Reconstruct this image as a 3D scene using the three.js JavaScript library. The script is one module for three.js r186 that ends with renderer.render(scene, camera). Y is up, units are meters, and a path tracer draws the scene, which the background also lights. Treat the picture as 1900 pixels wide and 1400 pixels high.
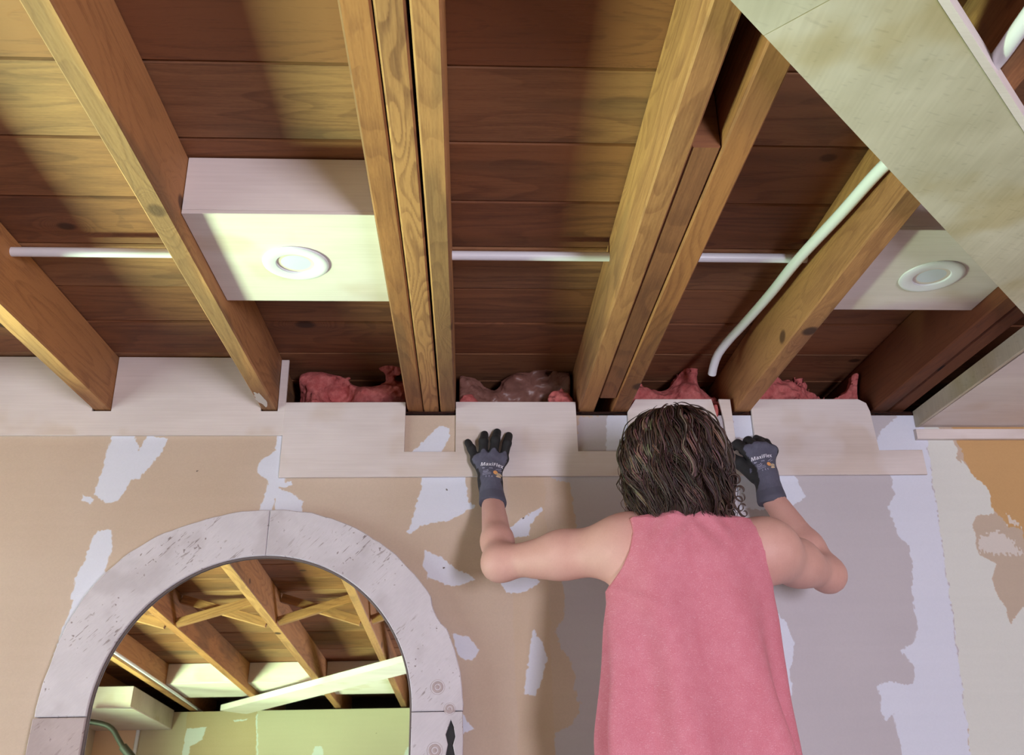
import * as THREE from 'three';
import { RectAreaLightUniformsLib } from 'three/addons/lights/RectAreaLightUniformsLib.js';
import { mergeGeometries } from 'three/addons/utils/BufferGeometryUtils.js';
import { RoundedBoxGeometry } from 'three/addons/geometries/RoundedBoxGeometry.js';

// ---------------------------------------------------------------- camera, sky, sun, large lights, exposure
const scene = new THREE.Scene();
const H = 2.43;                      // underside of the joists
const DECK = H + 0.145;              // underside of the roof boards
const camera = new THREE.PerspectiveCamera(44.29, 1900 / 1400, 0.05, 60);
camera.position.set(0, 1.6165, 2.2314);
camera.up.set(-0.00211272, 0.92661145, 0.37601431);
camera.lookAt(0.04790372, 1.6165 + 0.37567724, 2.2314 - 0.92551167);
const renderer = new THREE.WebGLRenderer({ antialias: true });
renderer.toneMapping = THREE.LinearToneMapping;
renderer.toneMappingExposure = 1.0;
renderer.shadowMap.enabled = true;
scene.background = new THREE.Color(0.62, 0.72, 0.9);
RectAreaLightUniformsLib.init();
function areaLight(color, intensity, w, h, pos, target) {
  const l = new THREE.RectAreaLight(color, intensity, w, h);
  l.position.set(...pos); l.lookAt(...target); l.castShadow = true; scene.add(l); return l;
}
// daylight in the narrow window of the back wall
areaLight(new THREE.Color(0.97, 0.94, 1.10), 82, 0.36, 0.86, [1.08, 1.35, 4.06], [0.8, 1.2, 0]);
// sky in the left window
areaLight(new THREE.Color(0.86, 0.93, 1.0), 4.0, 2.4, 1.25, [-2.41, 1.48, 1.35], [0, 1.48, 1.35]);
// sunlit lawn on the low ground outside the left window, shining up through it on to the ceiling
areaLight(new THREE.Color(0.68, 1.0, 0.55), 285, 4.2, 1.1, [-5.4, -1.19, -0.52], [-5.4, 3, -0.52]);
// sun, high over the front of the house
const sun = new THREE.DirectionalLight(new THREE.Color(1, 0.96, 0.88), 3);
sun.position.set(3.5, 9, -5); sun.target.position.set(-1, 0, 2); sun.castShadow = true;
Object.assign(sun.shadow.camera, { left: -9, right: 9, top: 9, bottom: -9, near: 0.5, far: 30 });
sun.shadow.mapSize.set(2048, 2048); sun.shadow.bias = -0.0005;
scene.add(sun, sun.target);

// ---------------------------------------------------------------- helpers
let seed = 1234567;
const rnd = () => { seed = (seed * 1664525 + 1013904223) >>> 0; return seed / 4294967296; };
const rr = (a, b) => a + (b - a) * rnd();
const clamp = (x, a = 0, b = 1) => Math.min(b, Math.max(a, x));
const mix = (a, b, t) => a + (b - a) * t;
const sstep = (a, b, x) => { const t = clamp((x - a) / (b - a)); return t * t * (3 - 2 * t); };
const HT = new Float32Array(65536); for (let i = 0; i < 65536; i++) HT[i] = rnd();
const hash2 = (x, y, s) => HT[((x * 7919) ^ (y * 104729) ^ (s * 15731)) & 65535];
// value noise, repeating every px, py cells (0 = never)
function vnoise(x, y, s = 0, px = 0, py = 0) {
  let xi = Math.floor(x), yi = Math.floor(y); const fx = x - xi, fy = y - yi;
  let x1 = xi + 1, y1 = yi + 1;
  if (px) { xi = ((xi % px) + px) % px; x1 = ((x1 % px) + px) % px; }
  if (py) { yi = ((yi % py) + py) % py; y1 = ((y1 % py) + py) % py; }
  const u = fx * fx * (3 - 2 * fx), v = fy * fy * (3 - 2 * fy);
  const a = hash2(xi, yi, s), b = hash2(x1, yi, s), c = hash2(xi, y1, s), d = hash2(x1, y1, s);
  return a + (b - a) * u + (c - a) * v + (a - b - c + d) * u * v;
}
function fbm(x, y, o, s = 0, px = 0, py = 0) {
  let v = 0, a = 0.5, n = 0;
  for (let i = 0; i < o; i++) { v += a * vnoise(x, y, s + i, px, py); n += a; x *= 2; y *= 2; px *= 2; py *= 2; a *= 0.5; }
  return v / n;
}
const h3 = (x, y, z) => HT[((x * 7919) ^ (y * 104729) ^ (z * 31337)) & 65535];
function noise3(x, y, z) {
  const xi = Math.floor(x), yi = Math.floor(y), zi = Math.floor(z);
  let fx = x - xi, fy = y - yi, fz = z - zi;
  fx = fx * fx * (3 - 2 * fx); fy = fy * fy * (3 - 2 * fy); fz = fz * fz * (3 - 2 * fz);
  const L = (k) => mix(mix(h3(xi, yi, zi + k), h3(xi + 1, yi, zi + k), fx), mix(h3(xi, yi + 1, zi + k), h3(xi + 1, yi + 1, zi + k), fx), fy);
  return mix(L(0), L(1), fz);
}
function dataTex(w, h, fn, srgb = true) {
  const d = new Uint8Array(w * h * 4), o = [0, 0, 0, 255];
  for (let y = 0; y < h; y++) for (let x = 0; x < w; x++) {
    o[3] = 255; fn(x / w, y / h, o);
    const i = (y * w + x) * 4;
    d[i] = clamp(o[0], 0, 255); d[i + 1] = clamp(o[1], 0, 255); d[i + 2] = clamp(o[2], 0, 255); d[i + 3] = o[3];
  }
  const t = new THREE.DataTexture(d, w, h, THREE.RGBAFormat);
  t.wrapS = t.wrapT = THREE.RepeatWrapping; t.magFilter = THREE.LinearFilter; t.minFilter = THREE.LinearMipmapLinearFilter;
  t.generateMipmaps = true; if (srgb) t.colorSpace = THREE.SRGBColorSpace; t.needsUpdate = true; return t;
}
const names = new Map();
function numbered(n) { const k = names.get(n) || 0; names.set(n, k + 1); return k ? `${n}_${String(k).padStart(3, '0')}` : n; }
function mesh(name, geo, mat, parent) { const m = new THREE.Mesh(geo, mat); m.name = name; m.castShadow = m.receiveShadow = true; parent.add(m); return m; }
function thing(name, label, category, pos = [0, 0, 0], group) {
  const g = new THREE.Group(); g.name = numbered(name); g.position.set(...pos); g.userData = { label, category }; if (group) g.userData.group = group;
  scene.add(g); return g;
}
function solo(name, label, category, geo, mat, group) {
  const m = mesh(numbered(name), geo, mat, scene); m.userData = { label, category }; if (group) m.userData.group = group; return m;
}
function structure(name, geo, mat, label, category) {
  const m = mesh(name, geo, mat, scene); m.userData = { kind: 'structure', label, category }; return m;
}
// box from corner to corner with small chamfers along its long axis and uv in metres (u along the long axis)
function timber(x0, x1, y0, y1, z0, z1, axis = 'z', cham = 0.002, uo = rnd() * 3, vo = rnd() * 3) {
  const ext = { x: [x0, x1], y: [y0, y1], z: [z0, z1] }, A = axis === 'z' ? ['x', 'y', 'z'] : axis === 'x' ? ['y', 'z', 'x'] : ['z', 'x', 'y'];
  const [a0, a1] = ext[A[0]], [b0, b1] = ext[A[1]], [c0, c1] = ext[A[2]], c = cham;
  const prof = [[a0 + c, b0], [a1 - c, b0], [a1, b0 + c], [a1, b1 - c], [a1 - c, b1], [a0 + c, b1], [a0, b1 - c], [a0, b0 + c]];
  const P = [], N = [], U = [], idx = []; let g = vo;
  const put = (a, b, cc) => { const o = { [A[0]]: a, [A[1]]: b, [A[2]]: cc }; return [o.x, o.y, o.z]; };
  for (let i = 0; i < 8; i++) {
    const p = prof[i], q = prof[(i + 1) % 8], l = Math.hypot(q[0] - p[0], q[1] - p[1]); if (l < 1e-7) continue;
    const n = put((q[1] - p[1]) / l, -(q[0] - p[0]) / l, 0), k = P.length / 3;
    P.push(...put(p[0], p[1], c0), ...put(q[0], q[1], c0), ...put(q[0], q[1], c1), ...put(p[0], p[1], c1));
    for (let j = 0; j < 4; j++) N.push(...n);
    U.push(uo + c0, g, uo + c0, g + l, uo + c1, g + l, uo + c1, g); g += l;
    idx.push(k, k + 1, k + 2, k, k + 2, k + 3);
  }
  for (const [cc, s] of [[c0, -1], [c1, 1]]) {
    const k = P.length / 3;
    for (const p of prof) { P.push(...put(p[0], p[1], cc)); N.push(...put(0, 0, s)); U.push(uo + (p[0] - a0) * 0.3, vo + p[1] - b0); }
    for (let i = 1; i < 7; i++) s > 0 ? idx.push(k, k + i, k + i + 1) : idx.push(k, k + i + 1, k + i);
  }
  const geo = new THREE.BufferGeometry();
  geo.setAttribute('position', new THREE.Float32BufferAttribute(P, 3)); geo.setAttribute('normal', new THREE.Float32BufferAttribute(N, 3));
  geo.setAttribute('uv', new THREE.Float32BufferAttribute(U, 2)); geo.setIndex(idx); return geo;
}
const box = (x0, x1, y0, y1, z0, z1, axis = 'x') => timber(x0, x1, y0, y1, z0, z1, axis, 0.0008);
// flat outline extruded along +z, uv in metres
function slab(pts, z0, t, bevel = 0.0006) {
  const s = new THREE.Shape(pts.map(p => new THREE.Vector2(p[0], p[1])));
  const g = new THREE.ExtrudeGeometry(s, { depth: t - 2 * bevel, bevelEnabled: true, bevelThickness: bevel, bevelSize: bevel, bevelOffset: -bevel, bevelSegments: 1 });
  g.translate(0, 0, z0 + bevel); return g;
}
function tube(pts, r, seg = 40, sides = 12) { return new THREE.TubeGeometry(new THREE.CatmullRomCurve3(pts.map(p => new THREE.Vector3(...p))), seg, r, sides, false); }

// ---------------------------------------------------------------- signed distance fields and their skin
const smin = (a, b, k) => { const h = Math.max(k - Math.abs(a - b), 0) / k; return Math.min(a, b) - h * h * k * 0.25; };
function cone(p, a, b, ra, rb) {                                     // tapered capsule
  const bx = b[0] - a[0], by = b[1] - a[1], bz = b[2] - a[2], px = p[0] - a[0], py = p[1] - a[1], pz = p[2] - a[2];
  const t = clamp((px * bx + py * by + pz * bz) / (bx * bx + by * by + bz * bz));
  return Math.hypot(px - bx * t, py - by * t, pz - bz * t) - mix(ra, rb, t);
}
function ell(p, c, r) {
  const x = (p[0] - c[0]) / r[0], y = (p[1] - c[1]) / r[1], z = (p[2] - c[2]) / r[2], k0 = Math.hypot(x, y, z);
  const k1 = Math.hypot(x / r[0], y / r[1], z / r[2]); return k1 < 1e-9 ? -Math.min(...r) : k0 * (k0 - 1) / k1;
}
function skin(lo, hi, cell, f) {                                     // surface nets
  const n = [0, 1, 2].map(i => Math.ceil((hi[i] - lo[i]) / cell) + 1), [nx, ny, nz] = n, D = new Float32Array(nx * ny * nz), p = [0, 0, 0];
  for (let k = 0, i = 0; k < nz; k++) for (let j = 0; j < ny; j++) for (let l = 0; l < nx; l++, i++) { p[0] = lo[0] + l * cell; p[1] = lo[1] + j * cell; p[2] = lo[2] + k * cell; D[i] = f(p); }
  const id = new Int32Array(nx * ny * nz).fill(-1), P = [], N = [], I = [], at = (x, y, z) => x + nx * (y + ny * z), E = [];
  for (let a = 0; a < 8; a++) for (const b of [1, 2, 4]) if (!(a & b)) E.push([a, a | b]);
  for (let z = 0; z < nz - 1; z++) for (let y = 0; y < ny - 1; y++) for (let x = 0; x < nx - 1; x++) {
    const v = []; let s = 0; for (let c = 0; c < 8; c++) { v[c] = D[at(x + (c & 1), y + ((c >> 1) & 1), z + (c >> 2))]; if (v[c] < 0) s++; }
    if (!s || s === 8) continue;
    let q = [0, 0, 0], m = 0;
    for (const [a, b] of E) if ((v[a] < 0) !== (v[b] < 0)) { const t = v[a] / (v[a] - v[b]); for (let c = 0; c < 3; c++) { const A = (a >> c) & 1, B = (b >> c) & 1; q[c] += A + (B - A) * t; } m++; }
    q = [lo[0] + (x + q[0] / m) * cell, lo[1] + (y + q[1] / m) * cell, lo[2] + (z + q[2] / m) * cell];
    id[at(x, y, z)] = P.length / 3; P.push(...q);
    const e = cell * 0.5, g = [0, 1, 2].map(c => { const a = q.slice(), b = q.slice(); a[c] += e; b[c] -= e; return f(a) - f(b); }), l = Math.hypot(...g) || 1; N.push(g[0] / l, g[1] / l, g[2] / l);
  }
  const st = [1, nx, nx * ny];
  for (let z = 1; z < nz - 1; z++) for (let y = 1; y < ny - 1; y++) for (let x = 1; x < nx - 1; x++) {
    const i = at(x, y, z);
    for (let c = 0; c < 3; c++) {
      if ((D[i] < 0) === (D[i + st[c]] < 0)) continue;
      const u = st[(c + 1) % 3], w = st[(c + 2) % 3], a = id[i], b = id[i - u], cc = id[i - u - w], d = id[i - w];
      if (a < 0 || b < 0 || cc < 0 || d < 0) continue;
      D[i] < 0 ? I.push(a, b, cc, a, cc, d) : I.push(a, cc, b, a, d, cc);
    }
  }
  const g = new THREE.BufferGeometry();
  g.setAttribute('position', new THREE.Float32BufferAttribute(P, 3)); g.setAttribute('normal', new THREE.Float32BufferAttribute(N, 3));
  g.setIndex(I); return g;
}
function planarUV(g, ax = 0, ay = 1, s = 1) {
  const p = g.attributes.position, u = new Float32Array(p.count * 2);
  for (let i = 0; i < p.count; i++) { u[2 * i] = p.getComponent(i, ax) * s; u[2 * i + 1] = p.getComponent(i, ay) * s; }
  g.setAttribute('uv', new THREE.BufferAttribute(u, 2)); return g;
}
function colorBy(g, fn) {
  const p = g.attributes.position, n = g.attributes.normal, c = new Float32Array(p.count * 3);
  for (let i = 0; i < p.count; i++) { const k = fn([p.getX(i), p.getY(i), p.getZ(i)], [n.getX(i), n.getY(i), n.getZ(i)], i); c.set(k, 3 * i); }
  g.setAttribute('color', new THREE.BufferAttribute(c, 3)); return g;
}
const lin = (r, g, b) => { const c = new THREE.Color().setRGB(r / 255, g / 255, b / 255, THREE.SRGBColorSpace); return [c.r, c.g, c.b]; };

// ---------------------------------------------------------------- materials
const std = (o) => new THREE.MeshStandardMaterial({ roughness: 0.8, ...o });
function woodTextures(s, LM, WM, w, h, light, dark, rings, knots, stain, lw, wb = 1.5) {
  // contour lines of a stretched height field give the cathedral grain, bumps in it give the knots
  const K = []; for (let i = 0; i < knots; i++) K.push([rnd(), rnd(), rr(0.008, 0.019), rnd()]);
  const bump = new Uint8Array(w * h * 4);
  const map = dataTex(w, h, (x, y, o) => {
    let hgt = wb * fbm(x * 3, y * 3, 3, s, 3, 3) + 0.35 * fbm(x * 12, y * 12, 2, s + 9, 12, 12) + y * Math.round(WM * rings * 0.4) / rings * 2.2, kn = 0;
    for (const k of K) {
      let dx = x - k[0], dy = y - k[1]; dx -= Math.round(dx); dy -= Math.round(dy); dx *= LM; dy *= WM;
      const d = Math.hypot(dx * 0.75, dy), q = d / k[2];
      if (q < 7) { hgt += 1.1 * Math.exp(-q * q * 0.32) + 0.4 * Math.exp(-(dx * dx * 0.0484 + dy * dy) / (k[2] * k[2] * 5)); kn = Math.max(kn, sstep(1.25, 0.6, q) * (0.55 + 0.45 * k[3])); }
    }
    const r = hgt * rings, f = r - Math.floor(r), late = sstep(0.35, 0.88, f) * (1 - sstep(0.93, 1, f));
    const fib = vnoise(x * LM * 28, y * WM * 900, s + 3, Math.round(LM * 28), Math.round(WM * 900)), fine = vnoise(x * LM * 160, y * WM * 1600, s + 5, Math.round(LM * 160), Math.round(WM * 1600));
    const big = fbm(x * 5, y * 4, 4, s + 20, 5, 4);
    let t = clamp(lw * late + 0.34 * (fib - 0.4) + 0.16 * (fine - 0.5) + 1.0 * (big - 0.42) + 0.25 * (vnoise(x * 6, y * WM * 120, s + 60, 6, Math.round(WM * 120)) - 0.5));
    const st = stain * sstep(0.56, 0.74, fbm(x * 7, y * 5, 4, s + 40, 7, 5));
    for (let c = 0; c < 3; c++) { let v = mix(light[c], dark[c], t); v = mix(v, [58, 47, 38][c], st * 0.6); v = mix(v, [66, 38, 20][c], kn); o[c] = v; }
    const i = (Math.round(y * h) * w + Math.round(x * w)) * 4, b = clamp(140 - 60 * late + 60 * (fib - 0.5) + 40 * (fine - 0.5), 0, 255);
    bump[i] = bump[i + 1] = bump[i + 2] = b; bump[i + 3] = 255;
  });
  const bm = new THREE.DataTexture(bump, w, h, THREE.RGBAFormat); bm.wrapS = bm.wrapT = THREE.RepeatWrapping; bm.magFilter = THREE.LinearFilter; bm.needsUpdate = true;
  map.repeat.set(1 / LM, 1 / WM); bm.repeat.set(1 / LM, 1 / WM);
  return { map, bumpMap: bm };
}
const deckTex = [1, 2].map(i => woodTextures(i * 100, 3.2, 0.6, 2048, 384, [150, 104, 70], [90, 55, 37], 9, 7, 0.4, 0.24));
const joistTex = [3, 4, 5].map((i, k) => woodTextures(i * 100, 3.2, 0.5, 2048, 320, [178, 126, 80], [116, 72, 44], [9, 12, 26][k], [8, 7, 1][k], [0.3, 0.45, 0.1][k], [0.26, 0.22, 0.5][k], [1.5, 1.5, 0.4][k]));
const deckMats = []; for (const t of deckTex) for (const c of [0xffffff, 0xf2e4da, 0xe6d2c6]) deckMats.push(std({ ...t, bumpScale: 0.0006, color: c, roughness: 0.72 }));
const joistMats = []; for (const t of joistTex) for (const c of [0xffffff, 0xf0e2d4]) joistMats.push(std({ ...t, bumpScale: 0.0008, color: c, roughness: 0.75 }));
const oldJoistMat = std({ ...joistTex[1], bumpScale: 0.0008, color: 0xa08070, roughness: 0.85 });
// pale plywood: weak flat grain with soft mineral blotches
const plyTex = dataTex(1024, 1024, (x, y, o) => {
  const g = vnoise(x * 12, y * 420, 7, 12, 420), b = fbm(x * 5, y * 9, 5, 17, 5, 9), r = fbm(x * 4 , y * 40 + 3 * fbm(x * 4, y * 4, 2, 3, 4, 4), 3, 27, 4, 40);
  const t = 0.10 * (g - 0.5) + 0.34 * (b - 0.5) + 0.16 * (r - 0.5), sp = sstep(0.62, 0.78, fbm(x * 6, y * 6, 4, 77, 6, 6));
  o[0] = 224 + 60 * t - 8 * sp; o[1] = 213 + 66 * t - 12 * sp; o[2] = 209 + 70 * t - 18 * sp;
});
plyTex.repeat.set(1, 1);
const plyMat = std({ map: plyTex, roughness: 0.7 });
const beamTex = dataTex(1024, 1024, (x, y, o) => {                    // plywood with glue blotches and short scuffs
  const b = fbm(x * 9, y * 9, 5, 31, 9, 9), sp = sstep(0.48, 0.74, fbm(x * 7, y * 7, 4, 47, 7, 7)), sc = sstep(0.80, 0.95, vnoise(x * 60 + y * 40, y * 260 - x * 90, 8));
  const g = vnoise(x * 300, y * 20, 5, 300, 20) - 0.5;
  o[0] = 196 + 40 * (b - 0.5) - 16 * sp - 10 * sc + 8 * g; o[1] = 187 + 40 * (b - 0.5) - 22 * sp - 10 * sc + 8 * g; o[2] = 168 + 46 * (b - 0.5) - 36 * sp - 9 * sc + 8 * g;
});
const beamMat = std({ map: beamTex, roughness: 0.65 });
const whitePlastic = std({ color: 0xe8e9f2, roughness: 0.35 });
const lensPlastic = std({ color: 0xd6deee, roughness: 0.5 });
const blackMat = std({ color: 0x17171a, roughness: 0.6 });
const screwMat = std({ color: 0x55504c, roughness: 0.4, metalness: 0.8 });

// ---------------------------------------------------------------- room shell
// torn patches of joint compound on the paper face of the front wall, outlines in metres (x, y)
const PATCH = {
  white: [[[-0.884,2.37],[-0.83,2.369],[-0.812,2.325],[-0.792,2.369],[-0.748,2.352],[-0.754,2.322],[-0.798,2.256],[-0.821,2.243],[-0.847,2.194],[-0.878,2.194],[-0.902,2.218],[-0.896,2.256],[-0.891,2.316]],[[-0.932,2.216],[-0.902,2.203],[-0.908,2.189],[-0.932,2.198]],[[-0.884,2.125],[-0.853,2.128],[-0.844,2.083],[-0.852,2.017],[-0.869,1.963],[-0.894,1.905],[-0.914,1.863],[-0.935,1.818],[-0.941,1.825],[-0.93,1.895],[-0.914,1.96],[-0.923,1.964],[-0.913,2.028]],[[-0.95,1.708],[-0.926,1.708],[-0.913,1.63],[-0.958,1.636],[-0.956,1.675]],[[-0.478,2.366],[-0.455,2.366],[-0.446,2.246],[-0.433,2.246],[-0.43,2.234],[-0.461,2.23],[-0.429,2.216],[-0.403,2.194],[-0.399,2.161],[-0.461,2.161],[-0.472,2.202],[-0.475,2.161],[-0.506,2.162],[-0.49,2.246],[-0.52,2.267],[-0.517,2.288],[-0.481,2.324]],[[-0.146,2.315],[-0.071,2.389],[-0.048,2.385],[-0.048,2.363],[-0.066,2.311]],[[-0.116,2.262],[-0.003,2.261],[0.001,2.193],[0.022,2.179],[-0.003,2.17],[-0.043,2.147],[-0.076,2.139],[-0.119,2.132],[-0.141,2.112],[-0.147,2.118],[-0.13,2.157],[-0.12,2.196],[-0.117,2.233]],[[0.18,2.178],[0.186,2.169],[0.154,2.135],[0.149,2.103],[0.109,2.102],[0.096,2.121],[0.132,2.149]],[[-0.102,2.072],[-0.108,2.049],[-0.109,2.03],[-0.092,2.005],[-0.055,1.991],[-0.024,1.989],[0.02,2.001],[-0.011,2.02],[-0.055,2.049]],[[0.077,1.995],[0.094,1.971],[0.125,1.97],[0.153,1.978],[0.174,1.999],[0.14,2.02],[0.101,2.013]],[[-0.036,1.878],[0.002,1.871],[0.027,1.843],[0.011,1.817],[-0.02,1.821]],[[0.156,1.888],[0.174,1.857],[0.186,1.821],[0.175,1.773],[0.158,1.738],[0.13,1.744],[0.147,1.851]],[[-0.02,1.712],[0.019,1.665],[-0.017,1.655]]],
  grey: [[[0.206,2.261],[0.219,2.243],[0.253,2.237],[0.26,2.192],[0.266,2.144],[0.269,2.097],[0.238,2.045],[0.226,2.007],[0.23,1.947],[0.226,1.908],[0.209,1.887],[0.217,1.846],[0.246,1.801],[0.244,1.749],[0.259,1.718],[0.241,1.676],[0.199,1.655],[0.195,1.612],[0.183,1.2],[0.996,1.2],[1.17,1.713],[1.203,2.433],[1.058,2.426],[0.73,2.426],[0.427,2.426],[0.287,2.411],[0.276,2.331]]],
  bright: [[[1.121,2.418],[1.066,2.374],[1.042,2.316],[1.073,2.26],[1.076,2.205],[1.053,2.173],[1.066,2.099],[1.09,2.073],[1.088,2.032],[1.074,1.927],[1.074,1.883],[1.063,1.85],[1.023,1.827],[1.053,1.793],[1.042,1.751],[0.987,1.757],[0.956,1.748],[0.955,1.688],[0.962,1.673],[0.983,1.686],[0.986,1.644],[0.988,1.599],[0.984,1.2],[1.12,1.2],[1.162,1.834],[1.173,2.092],[1.188,2.352],[1.18,2.426]],[[0.357,2.421],[0.42,2.426],[0.413,2.317],[0.351,2.317]],[[0.687,2.426],[0.744,2.426],[0.736,2.359],[0.683,2.359]],[[0.677,2.262],[0.819,2.262],[0.841,2.224],[0.844,2.2],[0.822,2.181],[0.768,2.169],[0.673,2.169]],[[0.722,1.926],[0.741,1.916],[0.758,1.897],[0.771,1.848],[0.757,1.802],[0.751,1.737],[0.743,1.71],[0.71,1.701]]],
  pale: [[[1.18,2.426],[1.188,2.352],[1.173,2.092],[1.162,1.834],[1.12,1.2],[1.40,1.2],[1.46,1.7],[1.43,1.86],[1.359,1.945],[1.333,1.92],[1.307,1.886],[1.302,1.92],[1.287,1.95],[1.285,1.995],[1.304,2.031],[1.263,2.051],[1.263,2.129],[1.287,2.152],[1.323,2.145],[1.324,2.215],[1.312,2.229],[1.288,2.263],[1.272,2.291],[1.256,2.302],[1.261,2.334],[1.258,2.356]]],
  beige: [[[1.263,2.129],[1.287,2.152],[1.323,2.159],[1.352,2.125],[1.39,2.111],[1.366,1.945],[1.333,1.92],[1.307,1.886],[1.302,1.92],[1.287,1.95],[1.285,1.995],[1.304,2.031],[1.263,2.051]],[[1.259,2.315],[1.265,2.289],[1.252,2.301]]],
  scrape: [[[1.274,2.098],[1.321,2.111],[1.358,2.091],[1.374,2.05],[1.322,2.053],[1.269,2.058]],[[1.352,2.152],[1.385,2.118],[1.35,2.129]]],
};
function polyTools(list) {
  return list.map(p => { const xs = p.map(q => q[0]), ys = p.map(q => q[1]); return { p, b: [Math.min(...xs) - 0.02, Math.max(...xs) + 0.02, Math.min(...ys) - 0.02, Math.max(...ys) + 0.02] }; });
}
function polyDist(list, x, y) {                                      // > 0 inside
  let best = -1;
  for (const { p, b } of list) {
    if (x < b[0] || x > b[1] || y < b[2] || y > b[3]) continue;
    let d = 1e9, inside = false;
    for (let i = 0, j = p.length - 1; i < p.length; j = i++) {
      const ax = p[j][0], ay = p[j][1], ex = p[i][0] - ax, ey = p[i][1] - ay, t = clamp(((x - ax) * ex + (y - ay) * ey) / (ex * ex + ey * ey));
      d = Math.min(d, Math.hypot(x - ax - ex * t, y - ay - ey * t));
      if ((p[i][1] > y) !== (ay > y) && x < (p[j][0] - p[i][0]) * (y - p[i][1]) / (ay - p[i][1]) + p[i][0]) inside = !inside;
    }
    best = Math.max(best, inside ? d : -d);
  }
  return best;
}
function patchedWall(w, h, x0, x1, y0, y1, base, layers) {
  const L = layers.map(l => ({ ...l, q: polyTools(l.polys) }));
  return dataTex(w, h, (u, v, o) => {
    const x = x0 + u * (x1 - x0), y = y0 + v * (y1 - y0);
    const wx = x + 0.012 * (fbm(x * 40, y * 40, 3, 3) - 0.5), wy = y + 0.012 * (fbm(x * 40, y * 40, 3, 13) - 0.5);
    const dry = 0.011 * (vnoise(x * 260, y * 160, 21) - 0.5), big = fbm(x * 3.2 + 7, y * 3.2, 4, 33) - 0.5, fine = vnoise(x * 400, y * 400, 5) - 0.5;
    const str = vnoise(x * 4, y * 90, 15) - 0.5;
    let c = [base[0] + 16 * big + 5 * fine + 2 * str, base[1] + 20 * big + 5 * fine + 2 * str, base[2] + 24 * big + 5 * fine + 2 * str];
    for (const l of L) {
      const d = polyDist(l.q, wx, wy); if (d <= -0.02) continue;
      const a = sstep(-0.0012, 0.0012, d + dry * (l.dry ?? 0.5)) * (l.a ?? 1);
      for (let k = 0; k < 3; k++) c[k] = mix(c[k], l.c[k] + 9 * big + 3 * fine + 2 * str, a);
    }
    for (const s of [[-0.665, 2.272, 0.003], [0.005, 2.335, 0.004], [-0.052, 2.222, 0.003], [-0.056, 2.03, 0.003], [0.137, 2.15, 0.003], [-0.74, 2.02, 0.002], [1.29, 1.66, 0.002]]) if (Math.hypot(x - s[0], y - s[1]) < s[2] * (0.7 + fine)) c = [96, 86, 80];
    o[0] = c[0]; o[1] = c[1]; o[2] = c[2];
  });
}
const frontMap = patchedWall(2048, 1024, -1.6, 1.7, 1.3, 2.45, [204, 183, 164], [
  { polys: [[[1.24, 2.46], [1.63, 2.46], [1.60, 2.3], [1.64, 2.18], [1.58, 2.0], [1.45, 1.96], [1.39, 2.05], [1.3, 2.2]]], c: [205, 164, 112] },
  { polys: [[[0.10, 2.30], [0.19, 2.30], [0.20, 1.3], [0.12, 1.3]]], c: [205, 181, 154], a: 0.55, dry: 0.1 },
  { polys: PATCH.grey, c: [198, 192, 197] }, { polys: PATCH.pale, c: [224, 226, 220] }, { polys: PATCH.bright, c: [224, 228, 242] },
  { polys: PATCH.beige, c: [199, 181, 162] }, { polys: PATCH.scrape, c: [224, 218, 212], dry: 1.6, a: 0.85 }, { polys: PATCH.white, c: [222, 224, 236], dry: 0.4 },
]);
frontMap.wrapS = frontMap.wrapT = THREE.ClampToEdgeWrapping;
const backMap = patchedWall(1024, 512, -2.4, 0.2, 1.7, 2.43, [200, 178, 142], [
  { polys: [[[-2.5, 2.5], [-2.15, 2.5], [-2.15, 1.6], [-2.5, 1.6]]], c: [236, 200, 168], dry: 0 },
  { polys: [[[-2.12, 2.5], [-1.85, 2.5], [-1.85, 1.6], [-2.12, 1.6]]], c: [200, 186, 158], dry: 0 },
  { polys: [[[-1.42, 2.44], [-0.3, 2.44], [-0.3, 1.6], [-1.36, 1.6]]], c: [212, 203, 176], dry: 0.2 },
  { polys: [[[-1.845, 2.317], [-1.72, 2.328], [-1.736, 2.252], [-1.806, 2.213], [-1.81, 2.1], [-1.85, 2.1]], [[-1.064, 2.11], [-1.042, 2.199], [-0.995, 2.199], [-0.972, 2.11]], [[-0.50, 2.11], [-0.47, 2.189], [-0.43, 2.19], [-0.42, 2.11]],
    [[-1.424, 2.40], [-1.414, 2.40], [-1.378, 2.1], [-1.385, 2.1]], [[-1.56, 2.362], [-1.47, 2.368], [-1.48, 2.36], [-1.55, 2.354]]], c: [226, 232, 230] },
]);
backMap.wrapS = backMap.wrapT = THREE.ClampToEdgeWrapping;
const wallGeo = (boxes, x0, w, y0, h, ax = 0) => {
  const g = mergeGeometries(boxes.map(b => box(...b))), p = g.attributes.position, u = g.attributes.uv;
  for (let i = 0; i < p.count; i++) u.setXY(i, (p.getComponent(i, ax) - x0) / w, (p.getY(i) - y0) / h);
  return g;
};
const plainTex = dataTex(512, 512, (x, y, o) => { const b = fbm(x * 6, y * 6, 4, 61, 6, 6) - 0.5, f = vnoise(x * 250, y * 250, 71, 250, 250) - 0.5; o[0] = 205 + 20 * b + 5 * f; o[1] = 190 + 22 * b + 5 * f; o[2] = 168 + 26 * b + 5 * f; });
const sideMat = std({ map: plainTex, roughness: 0.9 }), frontMat = std({ map: frontMap, roughness: 0.88 }), backMat = std({ map: backMap, roughness: 0.88 });
const darkMat = std({ color: 0x2a201a, roughness: 0.95 });

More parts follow.
